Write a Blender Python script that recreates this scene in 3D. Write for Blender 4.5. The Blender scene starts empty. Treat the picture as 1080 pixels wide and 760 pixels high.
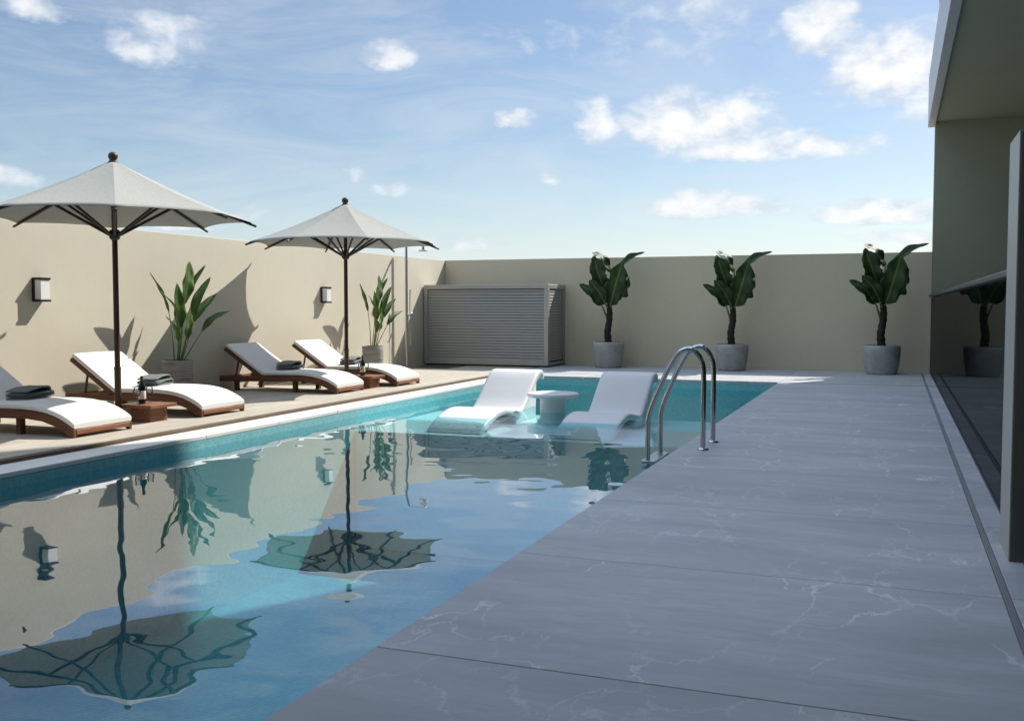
import bpy, bmesh, math, random
from mathutils import Vector, Matrix, noise

random.seed(7)
sc = bpy.context.scene
COL = sc.collection
PI = math.pi

# ------------------------------------------------------------------ dimensions
XW, YB, HW = -8.95, 19.4, 2.15        # inner faces of the left and back walls, wall height
PX0, PX1, PY0, PY1 = -6.10, -1.69, -3.0, 16.12   # pool opening
PZ, WZ = -1.75, -0.15                 # pool floor, water level
LY0, LY1, LZ = 10.6, 13.0, -0.31      # sun shelf in the pool
DX = -6.45                            # edge of the timber deck
SUN = Vector((0.55, 1.0, 1.13))

# ------------------------------------------------------------------ helpers
def link(o):
    COL.objects.link(o); return o

def tag(o, label=None, cat=None, group=None, kind=None):
    if label: o['label'] = label
    if cat: o['category'] = cat
    if group: o['group'] = group
    if kind: o['kind'] = kind
    return o

def empty(name, loc, rz=0.0, label=None, cat=None, group=None):
    o = bpy.data.objects.new(name, None)
    o.empty_display_size = 0.1
    o.location = loc; o.rotation_euler = (0, 0, rz)
    link(o)
    return tag(o, label, cat, group)

class MB:
    """collects shapes in one bmesh"""
    def __init__(s): s.bm = bmesh.new()
    def box(s, x0, x1, y0, y1, z0, z1, bevel=0.0, seg=1, M=None):
        bm = s.bm
        vs = [bm.verts.new(((x1 if i & 1 else x0), (y1 if i & 2 else y0), (z1 if i & 4 else z0))) for i in range(8)]
        fs = [bm.faces.new([vs[i] for i in f]) for f in ((0,2,3,1),(4,5,7,6),(0,1,5,4),(2,6,7,3),(0,4,6,2),(1,3,7,5))]
        geom = vs
        if bevel > 0:
            es = list({e for f in fs for e in f.edges})
            r = bmesh.ops.bevel(bm, geom=es, offset=bevel, segments=seg, affect='EDGES', profile=0.5)
            geom = list({v for f in r['faces'] for v in f.verts} | {v for v in vs if v.is_valid})
            geom = list({v for g in geom for f in g.link_faces for v in f.verts})
        if M is not None: bmesh.ops.transform(bm, matrix=M, verts=[v for v in geom if v.is_valid])
        return s
    def tube(s, pts, r, n=12, cap=True):
        bm = s.bm; pts = [Vector(p) for p in pts]
        rs = r if isinstance(r, (list, tuple)) else [r]*len(pts)
        rings = []; up = None
        for i, p in enumerate(pts):
            a = pts[max(i-1, 0)]; b = pts[min(i+1, len(pts)-1)]
            t = (b-a).normalized()
            if up is None:
                up = Vector((0,0,1)) if abs(t.z) < .9 else Vector((1,0,0))
            u = (up - t*up.dot(t)).normalized(); w = t.cross(u); up = u
            rings.append([bm.verts.new(p + (u*math.cos(2*PI*k/n) + w*math.sin(2*PI*k/n))*rs[i]) for k in range(n)])
        for A, B in zip(rings, rings[1:]):
            for k in range(n): bm.faces.new((A[k], A[(k+1)%n], B[(k+1)%n], B[k]))
        if cap:
            bm.faces.new(rings[0][::-1]); bm.faces.new(rings[-1])
        return s
    def lathe(s, prof, n=32, loc=(0,0,0), close=False):
        bm = s.bm; rings = []
        for r, z in prof:
            if r < 1e-6: rings.append([bm.verts.new((loc[0], loc[1], loc[2]+z))])
            else: rings.append([bm.verts.new((loc[0]+r*math.cos(2*PI*k/n), loc[1]+r*math.sin(2*PI*k/n), loc[2]+z)) for k in range(n)])
        pairs = list(zip(rings, rings[1:]))
        if close: pairs.append((rings[-1], rings[0]))
        for A, B in pairs:
            for k in range(n):
                a, b = A[k % len(A)], A[(k+1) % len(A)]; c, d = B[(k+1) % len(B)], B[k % len(B)]
                q = [v for j, v in enumerate((a, b, c, d)) if v not in (a, b, c, d)[:j]]
                if len(q) > 2:
                    try: bm.faces.new(q)
                    except ValueError: pass
        return s
    def prism(s, poly, axis, a, b, bevel=0.0):
        """poly: (u,v) outline swept along axis from a to b. axis 'y': (u,v)=(x,z); 'x': (y,z); 'z': (x,y)"""
        bm = s.bm
        def P(u, v, w):
            return (u, w, v) if axis == 'y' else ((w, u, v) if axis == 'x' else (u, v, w))
        A = [bm.verts.new(P(u, v, a)) for u, v in poly]; B = [bm.verts.new(P(u, v, b)) for u, v in poly]
        n = len(poly); fs = []
        for k in range(n): fs.append(bm.faces.new((A[k], A[(k+1)%n], B[(k+1)%n], B[k])))
        fa = bm.faces.new(A[::-1]); fb = bm.faces.new(B)
        if bevel > 0:
            es = list(set(fa.edges) | set(fb.edges))
            bmesh.ops.bevel(bm, geom=es, offset=bevel, segments=2, affect='EDGES', profile=0.5)
        return s
    def grid(s, rows):
        bm = s.bm
        V = [[bm.verts.new(p) for p in r] for r in rows]
        for A, B in zip(V, V[1:]):
            for i in range(len(A)-1): bm.faces.new((A[i], A[i+1], B[i+1], B[i]))
        return s
    def build(s, name, mat, parent=None, smooth=None, loc=None, fixn=True):
        bm = s.bm
        if fixn: bmesh.ops.recalc_face_normals(bm, faces=bm.faces)
        if loc is not None: bmesh.ops.translate(bm, vec=-Vector(loc), verts=bm.verts)
        me = bpy.data.meshes.new(name); bm.to_mesh(me); bm.free()
        o = bpy.data.objects.new(name, me); link(o)
        if mat: me.materials.append(mat)
        if parent: o.parent = parent
        if loc is not None: o.location = loc
        if smooth is not None:
            me.shade_smooth() if smooth >= 180 else me.shade_smooth()
            if smooth < 180: me.set_sharp_from_angle(angle=math.radians(smooth))
        return o

def copy_tree(o, parent=None):
    c = o.copy(); link(c)
    if parent: c.parent = parent
    for ch in list(o.children): copy_tree(ch, c)
    return c

def solidify(o, t, off=0.0):
    m = o.modifiers.new('thickness', 'SOLIDIFY'); m.thickness = t; m.offset = off; return o

def spline(P, n):
    """Catmull-Rom through P (list of tuples) sampled to n points"""
    P = [Vector(p) for p in P]
    Q = [P[0]*2-P[1]] + P + [P[-1]*2-P[-2]]
    out = []
    for i in range(n):
        t = i/(n-1)*(len(P)-1); k = min(int(t), len(P)-2); u = t-k
        a, b, c, d = Q[k:k+4]
        out.append(0.5*((2*b) + (c-a)*u + (2*a-5*b+4*c-d)*u*u + (3*b-a-3*c+d)*u**3))
    return out

# ------------------------------------------------------------------ materials
class N:
    def __init__(s, name):
        s.m = bpy.data.materials.new(name); s.m.use_nodes = True
        s.t = s.m.node_tree; s.t.nodes.clear()
        s.out = s.new('ShaderNodeOutputMaterial')
    def new(s, typ, **kw):
        n = s.t.nodes.new(typ)
        for k, v in kw.items():
            if k.startswith('i_'):
                key = k[2:]
                n.inputs[int(key) if key.isdigit() else key.replace('_', ' ')].default_value = v
            else: setattr(n, k, v)
        return n
    def l(s, a, b): s.t.links.new(a, b)
    def math(s, op, a, b=None, c=None, clamp=False):
        n = s.new('ShaderNodeMath', operation=op); n.use_clamp = clamp
        for i, v in enumerate((a, b, c)):
            if v is None: continue
            if isinstance(v, (int, float)): n.inputs[i].default_value = v
            else: s.l(v, n.inputs[i])
        return n.outputs[0]
    def coord(s, scale=(1,1,1), kind='Object', loc=(0,0,0)):
        tc = s.new('ShaderNodeTexCoord'); mp = s.new('ShaderNodeMapping')
        mp.inputs['Scale'].default_value = scale; mp.inputs['Location'].default_value = loc
        s.l(tc.outputs[kind], mp.inputs['Vector']); return mp.outputs[0]
    def noise(s, vec, scale, detail=4, rough=.55, dist=0.0):
        n = s.new('ShaderNodeTexNoise'); n.inputs['Scale'].default_value = scale
        n.inputs['Detail'].default_value = detail; n.inputs['Roughness'].default_value = rough
        n.inputs['Distortion'].default_value = dist
        if vec is not None: s.l(vec, n.inputs['Vector'])
        return n.outputs['Fac']
    def ramp(s, fac, stops):
        n = s.new('ShaderNodeValToRGB'); cr = n.color_ramp
        while len(cr.elements) > len(stops): cr.elements.remove(cr.elements[-1])
        while len(cr.elements) < len(stops): cr.elements.new(0.5)
        for e, (p, c) in zip(cr.elements, stops):
            e.position = p; e.color = (c, c, c, 1) if isinstance(c, (int, float)) else (*c, 1)
        s.l(fac, n.inputs[0]); return n.outputs[0]
    def mix(s, fac, a, b, mode='MIX'):
        n = s.new('ShaderNodeMix', data_type='RGBA', blend_type=mode)
        for sock, v in ((n.inputs[0], fac), (n.inputs[6], a), (n.inputs[7], b)):
            if isinstance(v, (int, float)): sock.default_value = v
            elif isinstance(v, tuple): sock.default_value = (*v, 1)
            else: s.l(v, sock)
        return n.outputs[2]
    def bump(s, h, strength=.3, dist=.01, nrm=None):
        n = s.new('ShaderNodeBump'); n.inputs['Strength'].default_value = strength; n.inputs['Distance'].default_value = dist
        s.l(h, n.inputs['Height'])
        if nrm is not None: s.l(nrm, n.inputs['Normal'])
        return n.outputs[0]
    def bsdf(s, col, rough=.5, metal=0, bump=None, spec=.5, **kw):
        b = s.new('ShaderNodeBsdfPrincipled')
        for k, v in (('Base Color', col), ('Roughness', rough), ('Metallic', metal), ('Specular IOR Level', spec)):
            if isinstance(v, (int, float)): b.inputs[k].default_value = v
            elif isinstance(v, tuple): b.inputs[k].default_value = (*v, 1)
            else: s.l(v, b.inputs[k])
        for k, v in kw.items(): b.inputs[k.replace('_', ' ')].default_value = v
        if bump is not None: s.l(bump, b.inputs['Normal'])
        return b.outputs[0]
    def done(s, sh):
        s.l(sh, s.out.inputs[0]); return s.m

def simple(name, col, rough=.5, metal=0, spec=.5, var=.12, scale=8.0, bump=.1, bscale=60, **kw):
    m = N(name); v = m.coord()
    n = m.noise(v, scale, 5)
    c = m.mix(n, tuple(x*(1-var) for x in col), tuple(min(1, x*(1+var)) for x in col))
    b = m.bump(m.noise(v, bscale, 4), bump, .004) if bump else None
    return m.done(m.bsdf(c, rough, metal, b, spec, **kw))

def mat_plaster(name, col):
    m = N(name); v = m.coord()
    big = m.noise(v, .35, 4, .6); fine = m.noise(v, 9, 6, .65)
    c = m.mix(big, tuple(x*.92 for x in col), tuple(x*1.06 for x in col))
    c = m.mix(m.ramp(fine, [(.35, 0), (.75, .16)]), c, tuple(x*.78 for x in col))
    st = m.noise(m.coord((7, 7, .35)), 1.0, 3, .5)            # faint rain streaks
    c = m.mix(m.ramp(st, [(.55, 0), (.8, .07)]), c, tuple(x*.7 for x in col))
    b = m.bump(m.noise(v, 55, 5, .6), .22, .004)
    return m.done(m.bsdf(c, .88, 0, b, .25))

def mat_tile(name, col, col2, cell=.026, grout=(.5, .62, .62), rough=.25, vary=1.0):
    m = N(name); tc = m.new('ShaderNodeTexCoord'); geo = m.new('ShaderNodeNewGeometry')
    sp = m.new('ShaderNodeSeparateXYZ'); m.l(tc.outputs['Object'], sp.inputs[0])
    sn = m.new('ShaderNodeSeparateXYZ'); m.l(geo.outputs['True Normal'], sn.inputs[0])
    line = None; ids = []
    for i in range(3):
        q = m.math('MULTIPLY', m.math('ADD', sp.outputs[i], .0031), 1/cell)
        fr = m.math('FRACT', q)
        e = m.math('MINIMUM', fr, m.math('SUBTRACT', 1.0, fr))
        ln = m.math('LESS_THAN', e, .055)
        ln = m.math('MULTIPLY', ln, m.math('SUBTRACT', 1.0, m.math('ABSOLUTE', sn.outputs[i])))
        line = ln if line is None else m.math('MAXIMUM', line, ln)
        ids.append(m.math('FLOOR', q))
    cb = m.new('ShaderNodeCombineXYZ')
    for i in range(3): m.l(ids[i], cb.inputs[i])
    wn = m.new('ShaderNodeTexWhiteNoise', noise_dimensions='3D'); m.l(cb.outputs[0], wn.inputs['Vector'])
    f = m.math('MULTIPLY', wn.outputs['Value'], vary)
    c = m.mix(f, col, col2)
    big = m.noise(m.coord(), .8, 3)
    c = m.mix(m.ramp(big, [(.3, 0), (.8, .25)]), c, tuple(x*.8 for x in col))
    c = m.mix(m.math('MULTIPLY', line, .28), c, grout)
    return m.done(m.bsdf(c, rough, 0, None, .4))

def mat_stone():
    m = N('grey_stone'); tc = m.new('ShaderNodeTexCoord')
    sp = m.new('ShaderNodeSeparateXYZ'); m.l(tc.outputs['Object'], sp.inputs[0])
    geo = m.new('ShaderNodeNewGeometry')
    rnd = geo.outputs['Random Per Island']
    off = m.new('ShaderNodeCombineXYZ'); m.l(m.math('MULTIPLY', rnd, 37.0), off.inputs[0]); m.l(m.math('MULTIPLY', rnd, 91.0), off.inputs[2])
    add = m.new('ShaderNodeVectorMath', operation='ADD'); m.l(tc.outputs['Object'], add.inputs[0]); m.l(off.outputs[0], add.inputs[1])
    mp = m.new('ShaderNodeMapping'); mp.inputs['Scale'].default_value = (.55, 1.7, 1); m.l(add.outputs[0], mp.inputs[0])
    v = mp.outputs[0]
    cloud = m.noise(v, 1.3, 7, .62, .6)
    fine = m.noise(v, 9, 8, .7, .4)
    grit = m.noise(add.outputs[0], 120, 4, .7)
    c = m.mix(m.ramp(cloud, [(.3, 0), (.7, 1)]), (.325, .33, .345), (.505, .51, .525))
    c = m.mix(m.ramp(fine, [(.32, .5), (.62, 0)]), c, (.30, .30, .305))
    # pale veins: thin level sets of a warped noise, only in some areas
    mp2 = m.new('ShaderNodeMapping'); mp2.inputs['Scale'].default_value = (1.35, .75, 1); mp2.inputs['Rotation'].default_value = (0, 0, .45)
    m.l(add.outputs[0], mp2.inputs[0])
    warp = m.new('ShaderNodeTexNoise'); warp.inputs['Scale'].default_value = 2.2; warp.inputs['Detail'].default_value = 6; warp.inputs['Roughness'].default_value = .62
    m.l(mp2.outputs[0], warp.inputs['Vector'])
    wv = m.new('ShaderNodeVectorMath', operation='MULTIPLY_ADD'); m.l(warp.outputs['Color'], wv.inputs[0]); wv.inputs[1].default_value = (.62, .62, .62); m.l(mp2.outputs[0], wv.inputs[2])
    vf = None
    for sc_, wd, seed_, thr in ((1.15, .020, 3.3, .50), (2.6, .022, 8.7, .53)):
        vo = m.new('ShaderNodeTexVoronoi', feature='DISTANCE_TO_EDGE'); vo.inputs['Scale'].default_value = sc_; m.l(wv.outputs[0], vo.inputs['Vector'])
        width = m.math('MULTIPLY', m.ramp(m.noise(add.outputs[0], 5+seed_, 3), [(.36, .1), (.66, 1)]), wd*sc_)
        ln = m.math('SUBTRACT', 1.0, m.math('DIVIDE', vo.outputs['Distance'], m.math('ADD', width, .0015)), clamp=True)
        mpa = m.new('ShaderNodeMapping'); mpa.inputs['Location'].default_value = (seed_, seed_*2, 0); m.l(add.outputs[0], mpa.inputs[0])
        ar = m.ramp(m.noise(mpa.outputs[0], 1.1, 3), [(thr-.04, 0), (thr+.12, 1)])
        q = m.math('MULTIPLY', ln, ar)
        vf = q if vf is None else m.math('MAXIMUM', vf, m.math('MULTIPLY', q, .6))
    c = m.mix(m.math('MULTIPLY', vf, .85), c, (.72, .725, .74))
    # darker hairline veins running along the slab
    mp3 = m.new('ShaderNodeMapping'); mp3.inputs['Scale'].default_value = (.35, 2.6, 1); m.l(add.outputs[0], mp3.inputs[0])
    dn = m.noise(mp3.outputs[0], 1.4, 6, .6, .6)
    dv = m.ramp(m.math('ABSOLUTE', m.math('SUBTRACT', dn, .52)), [(0, .28), (.010, 0)])
    c = m.mix(dv, c, (.27, .27, .28))
    c = m.mix(m.math('MULTIPLY', m.math('SUBTRACT', rnd, .5), .25), c, (.3, .3, .31))
    r = m.ramp(fine, [(.3, .42), (.7, .6)])
    b = m.bump(m.math('ADD', m.math('MULTIPLY', fine, .7), m.math('MULTIPLY', grit, .3)), .25, .004)
    return m.done(m.bsdf(c, r, 0, b, .45))

def mat_wood(name, dark, light, axis, rough=.55, ringscale=1.0, weather=0.0):
    m = N(name); tc = m.new('ShaderNodeTexCoord'); geo = m.new('ShaderNodeNewGeometry')
    rnd = geo.outputs['Random Per Island']
    off = m.new('ShaderNodeCombineXYZ')
    for i, k in enumerate((17.3, 41.7, 23.1)): m.l(m.math('MULTIPLY', rnd, k), off.inputs[i])
    add = m.new('ShaderNodeVectorMath', operation='ADD'); m.l(tc.outputs['Object'], add.inputs[0]); m.l(off.outputs[0], add.inputs[1])
    s = [26.0*ringscale]*3; s[axis] = 1.6*ringscale
    mp = m.new('ShaderNodeMapping'); mp.inputs['Scale'].default_value = s; m.l(add.outputs[0], mp.inputs[0])
    g = m.noise(mp.outputs[0], 1.0, 6, .62, 1.2)
    s2 = [160.0]*3; s2[axis] = 5
    mp2 = m.new('ShaderNodeMapping'); mp2.inputs['Scale'].default_value = s2; m.l(add.outputs[0], mp2.inputs[0])
    pores = m.noise(mp2.outputs[0], 1.0, 3, .6)
    c = m.mix(m.ramp(g, [(.28, 0), (.72, 1)]), dark, light)
    c = m.mix(m.ramp(pores, [(.5, 0), (.7, .45)]), c, tuple(x*.55 for x in dark))
    c = m.mix(m.math('MULTIPLY', m.math('SUBTRACT', rnd, .2), .4), c, tuple(x*.75 for x in dark))
    if weather:
        c = m.mix(m.ramp(m.noise(tc.outputs['Object'], .7, 5, .6), [(.35, 0), (.75, weather)]), c, tuple(x*.6 for x in light))
    b = m.bump(m.math('ADD', g, pores), .25, .003)
    return m.done(m.bsdf(c, rough, 0, b, .35))

def mat_fabric(name, col, rough=.9, scale=420, var=.1, transl=0.0, bump=.35, blot=.0):
    m = N(name); v = m.coord()
    w = m.noise(v, scale, 2, .5); big = m.noise(v, 3, 4)
    c = m.mix(w, tuple(x*(1-var) for x in col), tuple(min(1, x*(1+var)) for x in col))
    c = m.mix(m.ramp(big, [(.35, 0), (.8, .12+blot)]), c, tuple(x*.82 for x in col))
    soft = m.noise(v, 7, 3)
    b = m.bump(m.math('ADD', m.math('MULTIPLY', w, .3), soft), bump, .006)
    sh = m.bsdf(c, rough, 0, b, .15)
    if transl:
        t = m.new('ShaderNodeBsdfTranslucent'); m.l(c, t.inputs[0])
        mx = m.new('ShaderNodeMixShader'); mx.inputs[0].default_value = transl
        m.l(sh, mx.inputs[1]); m.l(t.outputs[0], mx.inputs[2]); sh = mx.outputs[0]
    return m.done(sh)

def mat_concrete(name, col, banded=0.0):
    m = N(name); v = m.coord()
    big = m.noise(v, 4, 6, .65); fine = m.noise(v, 40, 5, .7)
    c = m.mix(m.ramp(big, [(.3, 0), (.75, 1)]), tuple(x*.72 for x in col), tuple(x*1.18 for x in col))
    c = m.mix(m.ramp(fine, [(.55, 0), (.72, .6)]), c, tuple(x*.5 for x in col))
    h = fine
    if banded:
        bd = m.noise(m.coord((3, 3, 34)), 1.0, 4, .7)
        c = m.mix(m.ramp(bd, [(.5, 0), (.62, banded)]), c, tuple(x*.42 for x in col))
        h = m.math('ADD', fine, m.math('MULTIPLY', bd, 1.5))
    return m.done(m.bsdf(c, .85, 0, m.bump(h, .5, .01), .25))

def mat_leaf(name, col, col2, transl=.12):
    m = N(name); tc = m.new('ShaderNodeTexCoord'); geo = m.new('ShaderNodeNewGeometry')
    uv = tc.outputs['UV']
    sp = m.new('ShaderNodeSeparateXYZ'); m.l(uv, sp.inputs[0])
    ed = m.math('ABSOLUTE', m.math('SUBTRACT', sp.outputs[0], .5))
    rib = m.ramp(ed, [(0, 1), (.035, .6), (.06, 0)])
    q = m.math('ADD', m.math('MULTIPLY', sp.outputs[1], 46.0), m.math('MULTIPLY', ed, -9.0))
    vein = m.math('SINE', m.math('MULTIPLY', q, 6.283))
    n = m.noise(m.coord(), 6, 4)
    c = m.mix(n, col, col2)
    c = m.mix(m.math('MULTIPLY', m.math('ADD', vein, 1.0), .10), c, tuple(x*1.9 for x in col2))
    c = m.mix(m.math('MULTIPLY', rib, .7), c, (.16, .22, .06))
    b = m.bump(vein, .25, .004)
    sh = m.bsdf(c, .48, 0, b, .3)
    t = m.new('ShaderNodeBsdfTranslucent'); m.l(m.mix(.5, c, (.12, .22, .02)), t.inputs[0])
    mx = m.new('ShaderNodeMixShader'); mx.inputs[0].default_value = transl
    m.l(sh, mx.inputs[1]); m.l(t.outputs[0], mx.inputs[2])
    return m.done(mx.outputs[0])

def mat_water():
    m = N('pool_water')
    gl = m.new('ShaderNodeBsdfGlossy'); gl.inputs['Roughness'].default_value = 0.0
    gl.inputs['Color'].default_value = (.92, .95, 1, 1)
    tr = m.new('ShaderNodeBsdfTransparent'); tr.inputs['Color'].default_value = (.62, .86, .885, 1)
    lw = m.new('ShaderNodeLayerWeight'); lw.inputs['Blend'].default_value = .5
    f = m.ramp(lw.outputs['Facing'], [(0, .03), (.45, .08), (.62, .25), (.75, .44), (.88, .57), (1, .66)])
    # the shallow end over the white shelf is clearer than the deep water
    tc = m.new('ShaderNodeTexCoord'); sp = m.new('ShaderNodeSeparateXYZ'); m.l(tc.outputs['Object'], sp.inputs[0])
    sh = m.new('ShaderNodeMapRange'); m.l(sp.outputs[1], sh.inputs[0])
    for i, v in ((1, 10.45), (2, 10.75), (3, 1.0), (4, .28)): sh.inputs[i].default_value = v
    mx = m.new('ShaderNodeMixShader'); m.l(m.math('MULTIPLY', f, sh.outputs[0]), mx.inputs[0])
    m.l(tr.outputs[0], mx.inputs[1]); m.l(gl.outputs[0], mx.inputs[2])
    return m.done(mx.outputs[0])

def mat_glass(name, tint, strength=1.0, ior=1.5):
    m = N(name)
    gl = m.new('ShaderNodeBsdfGlossy'); gl.inputs['Roughness'].default_value = 0.0
    tr = m.new('ShaderNodeBsdfTransparent'); tr.inputs['Color'].default_value = (*tint, 1)
    fr = m.new('ShaderNodeFresnel'); fr.inputs['IOR'].default_value = ior
    mx = m.new('ShaderNodeMixShader'); m.l(m.math('MULTIPLY', fr.outputs[0], strength, clamp=True), mx.inputs[0])
    m.l(tr.outputs[0], mx.inputs[1]); m.l(gl.outputs[0], mx.inputs[2])
    return m.done(mx.outputs[0])

M = {}
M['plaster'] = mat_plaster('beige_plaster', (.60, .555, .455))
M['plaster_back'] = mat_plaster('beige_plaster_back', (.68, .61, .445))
M['plaster_house'] = mat_plaster('olive_plaster', (.35, .345, .26))
M['soffit'] = simple('soffit_paint', (.36, .36, .26), .8, var=.06, scale=1.2, bump=.06)
M['post_strip'] = simple('beige_post_strip', (.40, .385, .345), .5, var=.05)
M['fascia'] = simple('pale_metal', (.52, .54, .58), .45, var=.05)
M['clad'] = mat_wood('brown_cladding', (.09, .06, .045), (.17, .12, .09), 2)
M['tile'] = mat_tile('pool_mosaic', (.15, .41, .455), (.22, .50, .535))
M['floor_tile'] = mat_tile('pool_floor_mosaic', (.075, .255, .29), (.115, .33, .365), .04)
M['shelf_tile'] = mat_tile('shelf_mosaic', (.72, .80, .82), (.78, .84, .85), .05, (.66, .74, .76))
M['stone'] = mat_stone()
M['coping'] = simple('white_stone', (.66, .65, .62), .6, var=.07, scale=3, bump=.12)
M['deckwood'] = mat_wood('weathered_decking', (.36, .32, .26), (.56, .51, .43), 1, .7, .8, .5)
M['edgewood'] = mat_wood('deck_edge_board', (.10, .065, .04), (.2, .14, .09), 1)
M['teak'] = mat_wood('brown_hardwood', (.085, .034, .017), (.20, .085, .044), 0, .5)
M['teak_y'] = mat_wood('brown_hardwood_cross', (.17, .068, .033), (.38, .17, .085), 1, .5)
M['teak_z'] = mat_wood('dark_hardwood_pole', (.035, .02, .014), (.10, .055, .035), 2, .45)
M['ribwood'] = simple('dark_brown_rib', (.028, .02, .015), .5, var=.2)
M['cushion'] = mat_fabric('white_cushion', (.74, .73, .705), var=.04)
M['towel'] = mat_fabric('grey_towel', (.17, .18, .18), scale=260, var=.3, bump=.7)
M['canopy'] = mat_fabric('light_grey_canopy', (.35, .355, .33), scale=70, var=.3, transl=.02, bump=.25)
M['black'] = simple('black_metal', (.012, .012, .013), .4, 0, var=.1)
M['diffuser'] = simple('frosted_diffuser', (.78, .78, .77), .35, var=.02, bump=0)
M['alu'] = simple('grey_aluminium', (.40, .40, .385), .45, .55, var=.06, scale=3, bump=.05)
M['slat'] = simple('grey_slat', (.34, .34, .31), .5, .2, var=.07, scale=4, bump=.05)
M['void'] = simple('dark_interior', (.02, .02, .02), .9, var=.1, bump=0)
M['chrome'] = simple('chrome_steel', (.50, .51, .52), .07, 1.0, var=.02, bump=0)
M['steel'] = simple('brushed_steel', (.55, .55, .54), .3, 1.0, var=.05, bump=.03)
M['post'] = simple('grey_post_paint', (.105, .10, .082), .5, .1, var=.04)
M['darkmetal'] = simple('dark_metal', (.05, .052, .055), .4, .3, var=.08)
M['potgrey'] = mat_concrete('smooth_concrete', (.40, .40, .385))
M['potrough'] = mat_concrete('rough_concrete', (.36, .35, .33), .7)
M['soil'] = simple('dark_soil', (.022, .017, .012), .95, var=.4, scale=40, bump=.8, bscale=90)
M['bark'] = mat_wood('plant_trunk', (.016, .013, .009), (.055, .045, .03), 2, .8, 1.6)
M['stem'] = simple('green_stem', (.11, .17, .05), .5, var=.2)
M['leaf'] = mat_leaf('strelitzia_leaf', (.045, .10, .016), (.075, .145, .026), .22)
M['banana'] = mat_leaf('banana_leaf', (.016, .036, .007), (.030, .060, .012), .05)
M['resin'] = simple('white_resin', (.68, .67, .665), .38, var=.03, scale=2, bump=0)
M['water'] = mat_water()
M['railglass'] = mat_glass('tinted_glass', (.19, .26, .24), .33, 1.5)
M['doorglass'] = mat_glass('dark_glass', (.05, .055, .055), .5, 1.45)
M['bottle'] = simple('dark_bottle_glass', (.006, .009, .006), .06, var=.1, bump=0)
M['label'] = simple('paper_label', (.72, .70, .66), .7, var=.04, bump=0)
M['foil'] = simple('black_foil', (.015, .012, .012), .3, var=.1, bump=0)
M['clear'] = mat_glass('clear_glass', (.93, .95, .94), 1.3, 1.5)
M['ground'] = simple('dry_ground', (.22, .19, .14), .95, var=.25, scale=.6, bump=.4, bscale=4)
M['grille'] = simple('drain_metal', (.24, .245, .255), .5, .3, var=.1)
M['gasket'] = simple('joint_filler', (.15, .15, .155), .9, var=.1)

# ------------------------------------------------------------------ the setting
b = MB()
# ground sheet with an opening where the pool and terrace stand
R = 600.0
b.grid([[(-R, -R, -2.2), (R, -R, -2.2)], [(-R, R, -2.2), (R, R, -2.2)]])
tag(b.build('ground', M['ground']), kind='structure')

# pool shell
def quad(mb, pts):
    mb.bm.faces.new([mb.bm.verts.new(p) for p in pts])
b = MB()
t = .25
b.box(PX0-t, PX0, PY0-t, PY1+t, PZ-.2, -.07)
b.box(PX1, PX1+t, PY0-t, PY1+t, PZ-.2, -.046)
b.box(PX0, PX1, PY1, PY1+t, PZ-.2, -.046)
b.box(PX0, PX1, PY0-t, PY0, PZ-.2, -.046)
tag(b.build('pool_wall', M['tile']), kind='structure')
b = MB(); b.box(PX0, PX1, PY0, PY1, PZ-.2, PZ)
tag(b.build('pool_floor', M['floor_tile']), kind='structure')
b = MB(); b.box(PX0+.002, PX1-.002, LY0, LY1, PZ+.002, LZ, .015, 2)
tag(b.build('pool_shelf', M['shelf_tile']), kind='structure')

# water surface with low real ripples
def ripple(x, y):
    calm = .55 + .9*max(0.0, noise.noise(Vector((x*.25+3.1, y*.22, 1.7)))+.35)
    h = .0055*noise.noise(Vector((x*.5+11.3, y*.7+5.1, 2.3)))
    h += .0034*noise.noise(Vector((x*1.5+7, y*2.0, 4.1)))
    h += .0013*noise.noise(Vector((x*3.4, y*4.3, 9.2)))
    h += .00035*noise.noise(Vector((x*8, y*10, 2.2)))
    return h*calm
nx, ny = 110, 460
rows = []
for j in range(ny+1):
    y = PY0 + (PY1-PY0)*j/ny
    rows.append([(PX0+(PX1-PX0)*i/nx, y, WZ+ripple(PX0+(PX1-PX0)*i/nx, y)) for i in range(nx+1)])
b = MB(); b.grid(rows)
tag(b.build('water', M['water'], smooth=180), kind='structure')

# grey stone paving: every slab modelled with its joint
J = .0032
b = MB(); g = MB()
ys = [0.19+1.44*k for k in range(-3, 12)]
for y0, y1 in zip(ys, ys[1:]):
    if y0 > PY1: break
    b.box(PX1, .434, y0+J, min(y1, PY1)-J if y1 > PY1 else y1-J, -.045, 0, .002)
    b.box(.468, .76, y0+J, y1-J, -.045, 0, .002)
ys2 = [PY1, 17.47, 18.91, YB]
for y0, y1 in zip(ys2, ys2[1:]):
    xs = [DX, -4.85, -3.27, PX1, .434+J]
    for x0, x1 in zip(xs, xs[1:]):
        b.box(x0+J if x0 != DX else x0, x1-J, y0+(J if y0 != PY1 else 0), y1-J, -.045, 0, .002)
    b.box(.468, .76, y0+J, y1-J, -.045, 0, .002)
tag(b.build('stone_paving', M['stone']), kind='structure')
g.box(PX1+.003, 12, -6, PY1+.01, -.3, -.012)
g.box(DX+.003, 12, PY1+.003, YB, -.3, -.0135)
tag(g.build('paving_bed', M['gasket']), kind='structure')
b = MB()
b.box(.437, .465, -6, YB-.01, -.05, -.006)
for k in range(3):
    x = .4395+.0085*k
    b.box(x, x+.006, -6, YB-.012, -.0055, -.002)
tag(b.build('drain_channel', M['grille']), kind='structure')

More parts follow.
